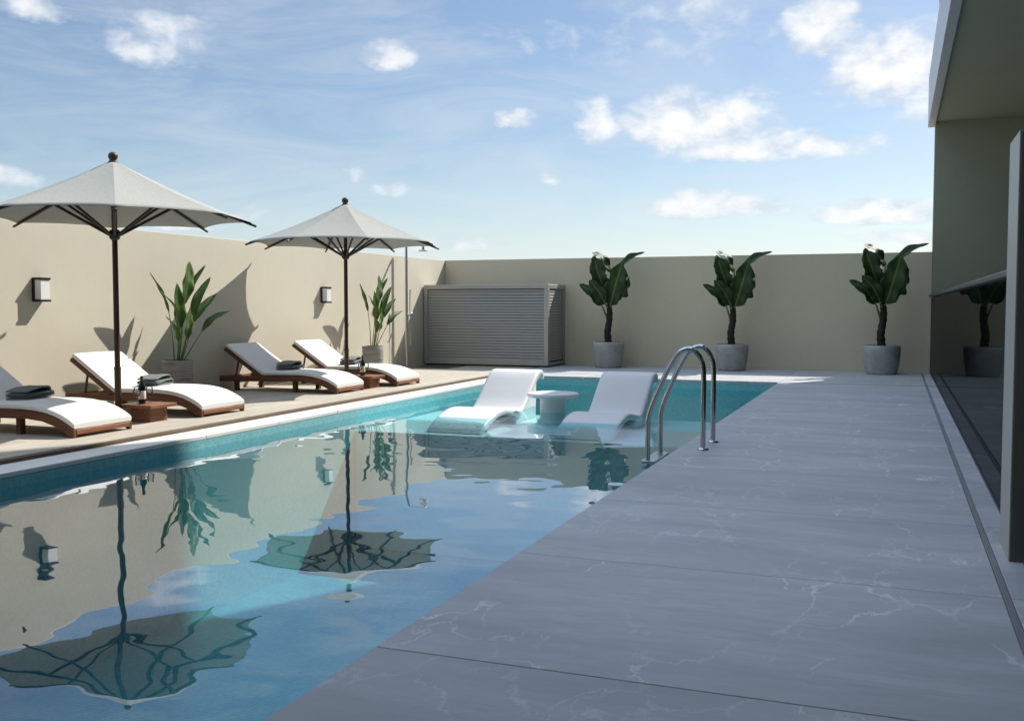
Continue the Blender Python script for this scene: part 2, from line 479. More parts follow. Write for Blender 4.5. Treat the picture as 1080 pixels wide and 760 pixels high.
# white coping beside the pool
b = MB()
y = PY0
while y < PY1:
    y1 = min(y+1.2, PY1)
    b.box(DX+.004, PX0, y+.0015, y1-.0015, -.068, -.03, .006, 2); y = y1
tag(b.build('pool_coping', M['coping']), kind='structure')

# timber deck
b = MB(); x = XW; w = .142
while x < DX-.12:
    x1 = min(x+w, DX-.045); y = -4.55
    while y < YB:
        L = random.uniform(2.6, 4.2); y1 = min(y+L, YB)
        if y1-y > .1: b.box(x+.003, x1-.003, y+.0015, y1-.0015, -.028, 0 - random.random()*.0012, .003)
        y = y1
    x = x1
tag(b.build('timber_deck', M['deckwood']), kind='structure')
b = MB(); b.box(DX-.043, DX, -5, PY1, -.075, .001, .004, 2)
b.box(DX-.043, DX-.001, PY1+.002, 18.29, -.04, .0012, .003, 2)
tag(b.build('deck_edge_board', M['edgewood']), kind='structure')
b = MB(); b.box(XW, DX-.05, -5, YB, -.3, -.04)
tag(b.build('deck_substructure', M['void']), kind='structure')

# boundary walls
b = MB(); b.box(XW-.25, XW, -6, YB+.25, -2.2, HW, .006, 2)
w = b.build('boundary_wall', M['plaster'])
tag(w, 'long sunlit beige plaster garden wall behind the sun loungers', 'wall')
b = MB(); b.box(XW+.001, .588, YB, YB+.249, -2.2, HW+.002, .006, 2)
w = b.build('boundary_wall', M['plaster_back'])
tag(w, 'shaded beige plaster garden wall across the far end of the pool', 'wall')

# ------------------------------------------------------------------ the building on the right
bd = empty('building', (.6, 6, 0), 0, 'tall olive grey building with deep soffit on the right of the terrace', 'building')
def bpart(mb, name, mat, **kw):
    o = mb.build(name, mat, **kw); o.parent = bd; o.matrix_parent_inverse = Matrix.Translation((-.6, -6, 0)); return o
b = MB(); b.box(.59, 12, YB, YB+.35, -2.2, 4.5)
bpart(b, 'end_wall', M['plaster_house'])
b = MB(); b.box(12.002, 12.4, -12, YB+.35, -2.2, 20); b.box(.75, 12, -12.3, -12.002, -2.2, 4.5)
b.box(4.2, 4.4, -12, YB-.003, 0, 4.498)
bpart(b, 'inner_wall', M['plaster_house'])
b = MB(); b.box(.72, 11.999, -12, YB+.349, 4.502, 20)
bpart(b, 'upper_storeys', M['clad'])
b = MB(); b.box(.595, 12.001, -12.3, YB+.352, 4.44, 4.501)
bpart(b, 'soffit', M['soffit'])
b = MB(); b.box(.475, .593, -12.3, YB+.36, 4.40, 5.30, .004)
bpart(b, 'fascia', M['fascia'])
b = MB(); b.box(-.12, .718, 17.2, YB+.3, 7.3, 8.35, .01)  # unseen block added high up to shade the right pool lounger
bpart(b, 'added_shade_block', M['plaster_house'])
b = MB(); b.box(XW-.25, 12, -5.2, -4.6, -2.2, 7.0)  # unseen wall added behind the viewer to cut light on the near paving
added_wing = empty('building', (0, -4.9, 0), 0, 'added olive wall and roof behind the viewer, unseen, darkening the near terrace', 'building')
o = b.build('wall', M['plaster_house'], added_wing, loc=(0, -4.9, 0)); o.location = (0, 0, 0)
b = MB(); b.box(-4.5, .47, .303, 7.1, 2.85, 3.2, .01); b.build('added_shade_roof', M['soffit'], added_wing)  # unseen roof added to keep skylight off the near paving and water
b = MB()
y = -12
while y < YB+.3:
    b.box(.62, .72, y, y+.07, 5.302, 20); y += .16
bpart(b, 'cladding_batten', M['clad'])
b = MB(); b.box(.77, 4.2, -12, YB-.004, -.2, -.003)
tag(b.build('interior_floor', M['stone']), kind='structure')

# slim post at the end of the glass
b = MB(); b.box(.485, .545, 5.17, 5.60, 0, 2.0, .004, 2)
po = empty('post', (.552, 5.44, 0))
o = b.build('shaft', M['post'], loc=(.515, 5.44, 0)); o.parent = po; o.location = (0, 0, 0)
b = MB(); b.box(-.036, -.0305, -.268, .158, .002, 2.003, .001); b.build('side_strip', M['post_strip'], po)  # paler strip over the pool side of the shaft
tag(po, 'slim grey upright post beside the dark glass on the right edge', 'post')
# dark sliding glass door nearer than the post
dr = empty('glass_door', (.60, 2.5, 0), 0, 'black framed dark glass sliding door at the near right beyond the post', 'door')
b = MB(); b.box(-.006, .006, -5.5, 2.60, .05, 2.15); b.build('glass_panel', M['doorglass'], dr)
b = MB()
b.box(-.025, .025, -5.55, 2.66, 0, .05, .003); b.box(-.025, .025, -5.55, 2.66, 2.15, 2.21, .003)
for yy in (-5.55, -2.8, -.1, 2.60): b.box(-.0245, .0245, yy, yy+.06, .051, 2.149, .003)
b.build('frame', M['darkmetal'], dr)
b = MB(); b.box(-.05, -.026, 2.40, 2.58, 1.27, 1.36, .01, 2); b.build('handle', M['darkmetal'], dr)
b = MB(); b.box(.13, .15, -12, 2.75, 0, 2.2); o = b.build('dark_backing', M['void'], dr)  # dark sheet behind the glass, its colour standing in for the unlit interior

# glass balustrade along the far right
gb = empty('glass_balustrade', (.60, 12.5, 0), 0, 'long tinted glass balustrade with a thin handrail along the right of the paving', 'balustrade')
b = MB(); b.box(-.008, .008, -6.75, 6.87, .012, 1.351); b.build('glass_panel', M['railglass'], gb)
b = MB(); b.box(-.06, .06, -6.76, 6.88, 1.352, 1.388, .006, 2); b.build('handrail', M['darkmetal'], gb)
b = MB(); b.box(-.016, .016, -6.75, 6.87, 0, .011); b.build('floor_channel', M['darkmetal'], gb)

# ------------------------------------------------------------------ umbrellas
def make_umbrella():
    root = empty('garden_umbrella', (0, 0, 0))
    r0, zr, za = 1.365, 2.08, 2.665
    th0 = math.radians(43)
    def P(a, r):                                             # canopy surface, gently sagging
        f = r/r0; z = za + (zr-za)*f - .03*math.sin(PI*f)
        return z
    def pt(a, f):
        k = math.floor((a-th0)/(PI/4)); u = (a-th0)/(PI/4)-k
        a0 = th0+k*PI/4; a1 = a0+PI/4
        p0 = Vector((math.cos(a0), math.sin(a0), 0))*r0*f; p1 = Vector((math.cos(a1), math.sin(a1), 0))*r0*f
        p = p0.lerp(p1, u)
        s = 4*u*(1-u)
        p *= 1 - .045*s*f                                    # scalloped hem
        z = P(0, r0*f) - .012*s*f*(1-f)*4 + .018*s*f
        return Vector((p.x, p.y, z))
    mb = MB(); na, nr = 64, 12
    rows = [[pt(th0+2*PI*(k % na)/na + 1e-9, max(.03, i/nr)) for i in range(nr+1)] for k in range(na+1)]
    mb.grid(rows); bmesh.ops.remove_doubles(mb.bm, verts=mb.bm.verts, dist=1e-5)
    can = mb.build('canopy', M['canopy'], root, smooth=9); solidify(can, .004)
    mb = MB(); mb.tube([(0, 0, .05), (0, 0, 1.0), (0, 0, 1.9), (0, 0, 2.64)], [.028, .028, .027, .025], 16)
    mb.build('pole', M['teak_z'], root, smooth=60)
    mb = MB(); mb.tube([(0, 0, .06), (0, 0, 0.55)], .033, 16); mb.tube([(0, 0, .55), (0, 0, .57)], .036, 16)
    mb.build('sleeve', M['teak_z'], root, smooth=40)
    mb = MB(); mb.lathe([(0, 2.63), (.05, 2.635), (.05, 2.648), (.034, 2.662), (.036, 2.672), (.048, 2.695), (.045, 2.725), (.026, 2.745), (0, 2.75)], 20)
    mb.build('finial', M['teak_z'], root, smooth=60)
    mb = MB(); mb.lathe([(.027, 1.86), (.048, 1.875), (.058, 1.91), (.058, 1.945), (.042, 1.965), (.027, 1.97)], 20)
    mb.build('hub', M['ribwood'], root, smooth=60)
    for k in range(8):
        a = th0 + k*PI/4; c, s = math.cos(a), math.sin(a)
        def on(r, dz=-.022): 
            f = r/r0; return (c*r, s*r, za+(zr-za)*f - .03*math.sin(PI*min(f, 1)) + dz)
        mb = MB(); mb.tube([on(.04), on(.4), on(.8), on(1.1), on(r0+.045, -.02)], [.017, .017, .017, .016, .013], 8)
        rb = mb.build('rib', M['ribwood'], root, smooth=60)
        mb = MB(); mb.tube([(c*.05, s*.05, 1.915), on(.72, -.03)], [.015, .015], 8)
        mb.build('strut', M['ribwood'], rb, smooth=60)
    mb = MB(); mb.lathe([(0, 0), (.075, 0), (.08, .006), (.075, .014), (.05, .03), (.034, .06), (0, .06)], 32)
    mb.build('base', M['darkmetal'], root, smooth=40)
    return root
u1 = make_umbrella(); u2 = copy_tree(u1)
u1.location = (-7.43, 8.11, 0); u2.location = (-7.43, 12.69, 0)
tag(u1, 'nearer pale grey umbrella on dark pole, between the first two loungers', 'umbrella', 'garden umbrellas')
tag(u2, 'farther pale grey umbrella on dark pole, standing between the last two loungers', 'umbrella', 'garden umbrellas')

# ------------------------------------------------------------------ sun loungers (front at x=0, head towards -x)
def cushion_slab(prof, t, w, mat, name, root, upright=False):
    """soft pad following prof [(x, ztop)], thickness t"""
    W = w/2; rows = []
    n = len(prof)
    sec = [(-W, -t*.9), (-W-.004, -t*.5), (-W, -t*.12), (-W+.018, -.004), (-W+.06, 0), (0, .004), (W-.06, 0), (W-.018, -.004), (W, -t*.12), (W+.004, -t*.5), (W, -t*.9), (W-.03, -t), (-W+.03, -t)]
    mb = MB(); rings = []
    for i, (x, z) in enumerate(prof):
        a = prof[max(i-1, 0)]; c = prof[min(i+1, n-1)]
        tx, tz = c[0]-a[0], c[1]-a[1]; L = math.hypot(tx, tz); nxx, nzz = tz/L, -tx/L
        if nzz < 0: nxx, nzz = -nxx, -nzz
        if upright:
            k = min(1, i/3); nxx *= k; l2 = math.hypot(nxx, nzz); nxx, nzz = nxx/l2, nzz/l2
        rings.append([mb.bm.verts.new((x+nxx*v, y, z+nzz*v)) for y, v in sec])
    m = len(sec)
    for A, B in zip(rings, rings[1:]):
        for k in range(m): mb.bm.faces.new((A[k], A[(k+1)%m], B[(k+1)%m], B[k]))
    for ring in (rings[0], rings[-1]): mb.bm.faces.new(ring)
    o = mb.build(name, mat, root, smooth=40)
    bv = o.modifiers.new('soft', 'BEVEL'); bv.width = .008; bv.segments = 2; bv.limit_method = 'ANGLE'; bv.angle_limit = .8
    return o

SEAT = [(0, .132), (.03, .155), (.08, .183), (.15, .215), (.24, .246), (.34, .268), (.46, .284), (.62, .292), (.8, .291), (1.0, .286), (1.19, .282)]
TCUSH = .06
def make_lounger():
    root = empty('sun_lounger', (0, 0, 0)); W = .75; H = W/2
    under = [(-x, z-TCUSH) for x, z in SEAT]
    for s in (-1, 1):                                         # curved side rails
        poly = [(x, z) for x, z in under] + [(-1.40, .215), (-1.90, .205), (-1.90, .13), (-1.60, .135), (-1.2, .14), (-.8, .152), (-.55, .155), (-.36, .138), (-.2, .096), (-.09, .042), (-.035, 0), (0, 0)]
        mb = MB(); a, c = (s*H, s*(H-.032)); mb.prism(poly, 'y', min(a, c), max(a, c), .003)
        mb.build('side_rail', M['teak'], root, smooth=30)
    mb = MB(); mb.box(-.030, .004, -H+.033, H-.033, .028, .073, .003); mb.build('front_board', M['teak_y'], root)
    mb = MB(); mb.box(-1.895, -1.865, -H+.033, H-.033, .14, .20, .003); mb.build('back_board', M['teak_y'], root)
    mb = MB()
    for i in range(11):                                       # slats under the seat pad
        x = .10+.105*i
        z = None
        for (xa, za), (xb, zb) in zip(SEAT, SEAT[1:]):
            if xa <= x <= xb: z = za+(zb-za)*(x-xa)/(xb-xa)
        mb.box(-x-.035, -x+.035, -H+.034, H-.034, z-TCUSH-.026, z-TCUSH-.006, .002)
    mb.build('seat_slats', M['teak_y'], root)
    for x in (-.70, -1.66):
        for s in (-1, 1):
            mb = MB(); y0 = s*(H-.075); mb.box(x-.03, x+.03, y0-.03, y0+.03, 0, .15 if x > -1 else .14, .004)
            mb.build('leg', M['teak_z'] if False else M['teak'], root)
    # backrest
    hx, hz, tx, tz = -1.205, .222, -1.80, .610
    L = math.hypot(tx-hx, tz-hz); ux, uz = (tx-hx)/L, (tz-hz)/L; nx_, nz_ = -uz, ux
    if nz_ < 0: nx_, nz_ = -nx_, -nz_
    nx_, nz_ = uz, -ux                                        # upward normal
    prof = [(hx+ux*L*k/8 + nx_*TCUSH, hz+uz*L*k/8 + nz_*TCUSH) for k in range(9)]
    mb = MB()
    for s in (-1, 1):
        y0, y1 = sorted((s*H, s*(H-.035)))
        poly = [(hx, hz), (tx, tz), (tx-nx_*.045, tz-nz_*.045), (hx-nx_*.045, hz-nz_*.045)]
        mb.prism(poly, 'y', y0, y1, .003)
    for k in range(6):
        d = .06+k*.115; cx, cz = hx+ux*d, hz+uz*d
        poly = [(cx, cz-.002), (cx+ux*.07, cz+uz*.07-.002), (cx+ux*.07-nx_*.018, cz+uz*.07-nz_*.018), (cx-nx_*.018, cz-nz_*.018)]
        mb.prism(poly, 'y', -H+.036, H-.036)
    mb.build('backrest_frame', M['teak'], root)
    for s in (-1, 1):
        mb = MB(); y = s*(H-.055); d = .46
        mb.tube([(-1.66, y, .20), (hx+ux*d-nx_*.04, y, hz+uz*d-nz_*.04)], .014, 8); mb.build('prop', M['teak'], root, smooth=60)
    cushion_slab([(-x, z) for x, z in SEAT], TCUSH-.004, W-.006, M['cushion'], 'seat_cushion', root, True)
    cushion_slab(prof, TCUSH-.004, W-.006, M['cushion'], 'back_cushion', root)
    return root
lo = make_lounger()
LB = [(-6.93, 7.37, 'nearest sun lounger cut by the left edge, half shaded, under the near umbrella', .010),
      (-6.93, 9.17, 'second sun lounger from the left, bright white pads beside the near table', -.008),
      (-7.05, 12.15, 'third sun lounger, its raised grey backrest in the far umbrella shadow', .012),
      (-6.88, 13.58, 'farthest sun lounger with white pads, behind the far umbrella pole', -.006)]
for i, (x, y, lab, rz) in enumerate(LB):
    o = lo if i == 0 else copy_tree(lo)
    o.location = (x, y, 0); o.rotation_euler.z = rz
    tag(o, lab, 'sun lounger', 'sun loungers')

# ------------------------------------------------------------------ folded towels
def make_towel(seed):
    rnd = random.Random(seed); mb = MB()
    # three folded layers: each a flat loop in the (y,z) plane, fold at +y
    z = .004; th = .017
    def loop(L0, L1, z0, hgt, x0, x1, sag, h0):
        n = 14; path = []
        for i in range(n+1): path.append((L0+(L1-L0)*i/n, z0 + sag*math.sin(PI*i/n)*.3))
        for k in range(1, 7):
            a = -PI/2+PI*k/7; path.append((L1+hgt*.62*math.cos(a), z0+hgt/2+hgt/2*math.sin(a)))
        for i in range(n+1): path.append((L1-(L1-L0)*i/n, z0+h0+(hgt-h0)*(1-i/n)**1.3 + sag*math.sin(PI*i/n)))
        t = th/2; rings = []
        for i, (u, v) in enumerate(path):
            a = path[max(i-1, 0)]; c = path[min(i+1, len(path)-1)]
            du, dv = c[0]-a[0], c[1]-a[1]; l = math.hypot(du, dv) or 1; nu, nv = -dv/l, du/l
            ring = []
            m = 8
            for j in range(m+1):
                x = x0+(x1-x0)*j/m; w = noise.noise(Vector((x*9+seed, u*7, z0*40)))*.006
                ring.append((x, u+nu*t, v+nv*t+w))
            for j in range(m, -1, -1):
                x = x0+(x1-x0)*j/m; w = noise.noise(Vector((x*9+seed, u*7, z0*40)))*.006
                ring.append((x, u-nu*t, v-nv*t+w))
            rings.append([mb.bm.verts.new(p) for p in ring])
        k = len(rings[0])
        for A, B in zip(rings, rings[1:]):
            for j in range(k): mb.bm.faces.new((A[j], A[(j+1)%k], B[(j+1)%k], B[j]))
        mb.bm.faces.new(rings[0]); mb.bm.faces.new(rings[-1])
    loop(-.20, .205, .010, .050, -.13, .13, .008, .022)
    loop(-.215, .165, .052, .056, -.12, .115, .014, .026)
    loop(-.12, .185, .032, .020, -.11, .105, .004, .014)
    o = mb.build('towel', M['towel'], None, smooth=50)
    s = o.modifiers.new('smooth', 'SUBSURF'); s.levels = s.render_levels = 1
    return o
TW = ['folded dark grey towel on the shaded nearest lounger', 'folded grey towel in sunlight on the second lounger behind the near bottle',
      'folded dark grey towel on the third lounger beside its shaded backrest', 'folded grey towel on the farthest lounger behind the far bottle']
for i, (x, y, lab, rz) in enumerate(LB):
    o = make_towel(3*i+1)
    dx = (-1.0, -.98, -1.02, -1.0)[i]
    o.location = (x+dx, y+(.08, .04, .03, .0)[i], .290); o.rotation_euler = (0, 0, (.25, .3, .2, .25)[i])
    tag(o, TW[i], 'towel', 'folded towels')

# ------------------------------------------------------------------ small wooden tables, bottles and glasses
def make_table():
    root = empty('side_table', (0, 0, 0))
    mb = MB(); mb.box(-.20, .20, -.20, .20, .145, .18, .004, 2); mb.build('table_top', M['teak_y'], root)
    mb = MB(); mb.box(-.13, .13, -.13, .13, 0, .144, .004, 2); mb.build('pedestal', M['teak_y'], root)
    return root
t1 = make_table(); t2 = copy_tree(t1)
t1.location = (-7.26, 8.36, 0); t2.location = (-7.22, 12.90, 0)
tag(t1, 'small square wooden table at the near umbrella between the first two loungers', 'table', 'small wooden tables')
tag(t2, 'small square wooden table at the far umbrella between the last two loungers', 'table', 'small wooden tables')
def make_bottle():
    root = empty('wine_bottle', (0, 0, 0))
    mb = MB(); mb.lathe([(0, .004), (.030, 0), (.0365, .006), (.0375, .02), (.0375, .165), (.034, .19), (.022, .212), (.0145, .228), (.0135, .25), (.0135, .285), (0, .285)], 28)
    mb.build('body', M['bottle'], root, smooth=50)
    mb = MB(); mb.lathe([(.0380, .05), (.0385, .052), (.0385, .135), (.0380, .137)], 28); mb.build('label', M['label'], root, smooth=50)
    mb = MB(); mb.lathe([(.0140, .236), (.0146, .24), (.0146, .27), (.0158, .274), (.0158, .286), (.0146, .29), (0, .291)], 20); mb.build('capsule', M['foil'], root, smooth=50)
    return root
def make_glass():
    root = empty('wine_glass', (0, 0, 0))
    mb = MB(); mb.lathe([(.0, .083), (.016, .087), (.031, .103), (.037, .125), (.036, .15), (.030, .178), (.0292, .178), (.035, .15), (.0360, .125), (.030, .104), (.015, .0885), (0, .0845)], 24)
    mb.build('bowl', M['clear'], root, smooth=60)
    mb = MB(); mb.lathe([(0, .0), (.033, 0), (.033, .002), (.012, .005), (.004, .012), (.0033, .04), (.004, .075), (.008, .0825), (0, .0828)], 24)
    mb.build('stem', M['clear'], root, smooth=60)
    return root
bo = make_bottle(); gla = make_glass()
for i, (tx, ty) in enumerate(((-7.26, 8.36), (-7.22, 12.90))):
    q = bo if i == 0 else copy_tree(bo)
    q.location = (tx-.04, ty-.05, .18); q.rotation_euler.z = .6
    tag(q, ('dark wine bottle with white label on the near wooden table', 'dark wine bottle with white label on the far wooden table')[i], 'bottle', 'wine bottles')
    for j, (dx, dy) in enumerate(((-.02, -.145), (-.03, .05))):
        q = gla if (i, j) == (0, 0) else copy_tree(gla)
        q.location = (tx+dx, ty+dy, .18)
        tag(q, (('clear wine glass left of the bottle on the near table', 'clear wine glass right of the bottle on the near table'),
                ('clear wine glass left of the bottle on the far table', 'clear wine glass right of the bottle on the far table'))[i][j], 'wine glass', 'wine glasses')

# ------------------------------------------------------------------ wall lamps
def make_lamp():
    root = empty('wall_lamp', (0, 0, 0))
    mb = MB(); mb.box(0, .03, -.075, .075, 0, .27, .003); mb.build('back_plate', M['black'], root)
    for z in (0, .245):
        mb = MB(); mb.box(.0305, .128, -.075, .075, z, z+.025, .003); mb.build('cap', M['black'], root)
    mb = MB(); mb.box(.031, .118, -.063, .063, .0255, .2445, .004, 2); mb.build('diffuser', M['diffuser'], root)
    return root
l1 = make_lamp(); l2 = copy_tree(l1)
l1.location = (XW, 8.56, 1.24); l2.location = (XW, 14.53, 1.24)
tag(l1, 'black and white box wall lamp left of the near umbrella pole', 'wall lamp', 'wall lamps')
tag(l2, 'black and white box wall lamp just left of the far umbrella pole', 'wall lamp', 'wall lamps')

# ------------------------------------------------------------------ plants
def leaf(root, pts, width, nrm, mat, name='leaf', prof=None, fold=.25, n=16, tear=0.0, seed=0, droop=0.0):
    """blade along the spline pts, lying across nrm; edges lifted by fold; wavy, slightly torn margin"""
    C = spline(pts, n); nrm = Vector(nrm).normalized(); mb = MB()
    m = 6; rnd = random.Random(seed); rows = []; uvs = []
    for i, p in enumerate(C):
        t = (C[min(i+1, n-1)]-C[max(i-1, 0)]).normalized()
        c = t.cross(nrm).normalized(); nn = c.cross(t).normalized()
        f = i/(n-1)
        w = width/2*(prof(f) if prof else (math.sin(PI*min(1, f*1.02+.0))**.6)*(1-.25*f))
        w = max(w, .0015); row = []
        for j in range(m+1):
            s = (j/m-.5)*2
            ww = w*(1 + (tear*(rnd.random()-.6) if abs(s) > .9 else 0) + (tear*1.6*noise.noise(Vector((f*5+seed, s*2, .4))) if abs(s) > .6 else 0))
            q = p + c*ww*s + nn*(fold*w*abs(s)**1.3) + nn*((.10+tear*1.3)*w*math.sin(f*15+seed+s*2)*abs(s))
            row.append(q); uvs.append((j/m, f))
        rows.append(row)
    mb.grid(rows); ul = mb.bm.loops.layers.uv.new('UVMap')
    mb.bm.verts.index_update()
    for fc in mb.bm.faces:
        for lp in fc.loops: lp[ul].uv = uvs[lp.vert.index]
    o = mb.build(name, mat, root, smooth=180, fixn=False)
    solidify(o, .0025)
    return o

def narrow(f): return (math.sin(PI*(f**.85))**.75) if 0 < f < 1 else 0.0
def paddle(f): return max(0.0, (1-(abs(f-.42)/.58)**2.2))**.8 if f > .42 else max(0.0, 1-((.42-f)/.42)**2.6)**.6

def make_strelitzia():
    root = empty('potted_plant', (0, 0, 0))
    mb = MB(); mb.lathe([(0, 0), (.15, 0), (.168, .02), (.185, .20), (.193, .40), (.196, .49), (.19, .50), (.176, .50), (.172, .47), (.17, .43), (0, .43)], 40)
    mb.build('pot', M['potrough'], root, smooth=40)
    mb = MB(); mb.lathe([(0, .455), (.08, .452), (.168, .445), (.168, .431), (0, .431)], 24); mb.build('soil', M['soil'], root, smooth=60)
    # (stem points y,z | x) blades from the photograph's silhouette: base, blade start, mid, tip, width, facing
    LV = [((.02, .45, 0), (.12, 1.24, .03), (.18, 1.50, .04), (.27, 1.78, .0), .185, (1, -.15, .12)),
          ((.0, .45, .02), (-.03, .90, .07), (-.06, 1.17, .09), (-.07, 1.49, .07), .175, (1, -.3, .1)),
          ((.03, .45, -.03), (.19, 1.20, -.04), (.30, 1.44, -.02), (.52, 1.74, .06), .10, (.35, -.65, .6)),
          ((.04, .45, .0), (.22, 1.06, .05), (.33, 1.31, .08), (.54, 1.58, .12), .12, (.5, -.65, .55)),
          ((.03, .45, .03), (.20, .98, .09), (.34, 1.18, .14), (.56, 1.36, .20), .11, (.5, -.6, .6)),
          ((.05, .45, .03), (.34, .86, .12), (.50, 1.03, .18), (.78, 1.13, .24), .11, (.3, -.35, .85)),
          ((-.02, .45, .03), (-.11, .98, .12), (-.25, 1.19, .16), (-.57, 1.40, .20), .12, (.5, .35, .7)),
          ((-.02, .45, -.03), (-.08, 1.10, -.05), (-.20, 1.35, -.06), (-.46, 1.61, -.02), .095, (.35, .6, .65)),
          ((-.04, .45, .02), (-.15, .74, .14), (-.28, .91, .21), (-.53, 1.07, .27), .11, (.4, .3, .85)),
          ((.01, .45, .04), (.04, .76, .11), (.06, .95, .13), (.11, 1.18, .12), .15, (1, .1, .15))]
    for i, (a, s, mdl, t, w, nr) in enumerate(LV):
        A, S, D, T = [Vector((p[2], p[0], p[1])) for p in (a, s, mdl, t)]
        mb = MB(); sp = spline([A, A.lerp(S, .5)+Vector((.01, 0, .02)), S], 8)
        mb.tube(sp + [S.lerp(D, .3)], [.0095-.0006*k for k in range(8)]+[.003], 8)
        st = mb.build('stem', M['stem'], root, smooth=60)
        leaf(st, [S, D, T], w, nr, M['leaf'], prof=narrow, fold=.22, n=18, tear=.03, seed=i)
    return root
p1 = make_strelitzia(); p2 = copy_tree(p1)
p1.location = (-8.60, 10.45, 0); p2.location = (-8.60, 15.60, 0); p2.rotation_euler.z = .05; p2.scale = (.98, .98, .98)
tag(p1, 'tall strappy green plant in rough concrete pot between second and third loungers', 'potted plant', 'strelitzias against the left wall')
tag(p2, 'tall strappy green plant in rough concrete pot behind the farthest lounger', 'potted plant', 'strelitzias against the left wall')

def make_banana():
    root = empty('potted_plant', (0, 0, 0))
    mb = MB(); mb.lathe([(0, 0), (.235, 0), (.255, .015), (.285, .16), (.305, .32), (.31, .42), (.306, .485), (.298, .495), (.285, .495), (.28, .47), (.275, .43), (0, .43)], 48)
    mb.build('pot', M['potgrey'], root, smooth=40)
    mb = MB(); mb.lathe([(0, .47), (.1, .465), (.274, .45), (.274, .431), (0, .431)], 24); mb.build('soil', M['soil'], root, smooth=60)
    z = [.44, .55, .68, .80, .92, 1.04, 1.14, 1.22]
    xs = [0, -.01, -.02, -.005, .015, .02, .015, .0]
    mb = MB(); pts = spline([(x, .01*math.sin(3*k), zz) for k, (x, zz) in enumerate(zip(xs, z))], 40)
    mb.tube(pts, [(.066-.02*i/39)*(1+.18*abs(math.sin(i*.62))*(1 if i % 3 else .6)) for i in range(40)], 14)
    mb.build('trunk', M['bark'], root, smooth=60)
    # x (right), z, y depth (negative = towards the pool); positions read from the silhouette
    def V(x, z, y=0): return Vector((x, y, z))
    LV = [  # petiole base, blade start, mid, tip, width, facing, fold, tear
        (V(.0, 1.15), V(-.03, 1.42, -.06), V(-.17, 1.80, -.13), V(-.30, 2.17, -.02), .33, (.35, -1, .0), .38, .17),
        (V(.02, 1.15), V(.06, 1.20, -.10), V(.18, 1.60, -.16), V(.29, 2.03, -.10), .41, (-.1, -1, .12), .20, .17),
        (V(.02, 1.2), V(.12, 1.72, .02), V(.36, 2.05, .02), V(.72, 2.21, -.05), .20, (-.15, -.55, .7), .5, .08),
        (V(-.03, .95), V(-.10, 1.20, -.14), V(-.26, 1.44, -.22), V(-.53, 1.61, -.22), .22, (.25, -1, .45), .3, .08),
        (V(.0, 1.12), V(-.02, 1.22, -.18), V(-.13, 1.46, -.25), V(-.32, 1.69, -.26), .26, (.25, -1, .25), .2, .17),
        (V(.02, 1.2), V(.17, 1.30, .06), V(.31, 1.50, .08), V(.39, 1.74, .05), .25, (-.6, -.8, .1), .2, .17),
        (V(.0, 1.3), V(.03, 1.84, .02), V(-.11, 2.11, -.03), V(-.31, 2.215, -.12), .21, (.25, -.5, .85), .15, .12),
    ]
    for i, (a, s, d, t, w, nr, fo, te) in enumerate(LV):
        mb = MB(); mb.tube(spline([a, a.lerp(s, .5)+Vector((0, 0, .01)), s, s.lerp(d, .35)], 10), [.022-.0018*k for k in range(10)], 8)
        st = mb.build('stem', M['stem'], root, smooth=60)
        leaf(st, [s, d, t], w, nr, M['banana'], prof=paddle, fold=fo, n=26, tear=te, seed=i*3+1)
    return root
q1 = make_banana()
PL = [(-5.20, 18.82, 0, 1.0, 'broad leaved banana plant in grey pot beside the slatted grey enclosure'),
      (-2.83, 18.78, .10, .985, 'broad leaved banana plant in grey pot at the middle of the back wall'),
      (-.22, 18.70, -.06, 1.02, 'broad leaved banana plant in grey pot at the right end of the back wall')]
for i, (x, y, rz, s, lab) in enumerate(PL):
    o = q1 if i == 0 else copy_tree(q1)
    o.location = (x, y, 0); o.rotation_euler.z = rz; o.scale = (s, s, s)
    tag(o, lab, 'potted plant', 'banana plants along the back wall')

# ------------------------------------------------------------------ slatted enclosure
en = empty('equipment_enclosure', (-7.6, 18.85, 0), 0, 'grey slatted louvre enclosure in the far left corner of the terrace', 'enclosure')
x0, x1, y0, y1, ht = -1.33, 1.33, -.53, .53, 1.61
mb = MB()
f = .085
for xx in (x0, x1-f): mb.box(xx, xx+f, y0, y0+f, .03, ht-f-.002, .004)
mb.box(x1-f, x1, y1-f, y1, .03, ht-f-.002, .004)
mb.box(x0, x1, y0, y0+f, ht-f, ht, .004)
mb.box(x0+f+.002, x1-f-.002, y0+.002, y0+f-.002, .03, .03+f, .003)
mb.box(x1-f+.002, x1-.002, y0+f+.002, y1-f-.002, .03, .09, .003)
mb.box(x1-f, x1, y0+f+.002, y1, ht-f, ht-.001, .004)
mb.build('frame', M['alu'], en)
mb = MB(); n = 25; z0 = .03+f+.004; dz = (ht-f-z0-.004)/n
for i in range(n):
    z = z0+dz*i
    mb.prism([(y0+.018, z), (y0+.045, z+.004), (y0+.048, z+dz*.86), (y0+.034, z+dz*.86)], 'x', x0+f+.003, x1-f-.003)
mb.build('louvre_panel', M['slat'], en)
mb = MB()
for i in range(n):
    z = z0+dz*i
    mb.prism([(x1-.018, z), (x1-.045, z+.004), (x1-.048, z+dz*.86), (x1-.034, z+dz*.86)], 'y', y0+f+.003, y1-f-.003)
mb.build('louvre_panel', M['slat'], en)
mb = MB(); mb.box(x0+.01, x1-f-.005, y0+f+.002, y1, ht-.03, ht-.004); mb.build('lid', M['alu'], en)
mb = MB(); mb.box(x0+.02, x1-.09, y0+.09, y1-.02, .001, ht-.05); mb.build('inner_box', M['void'], en)

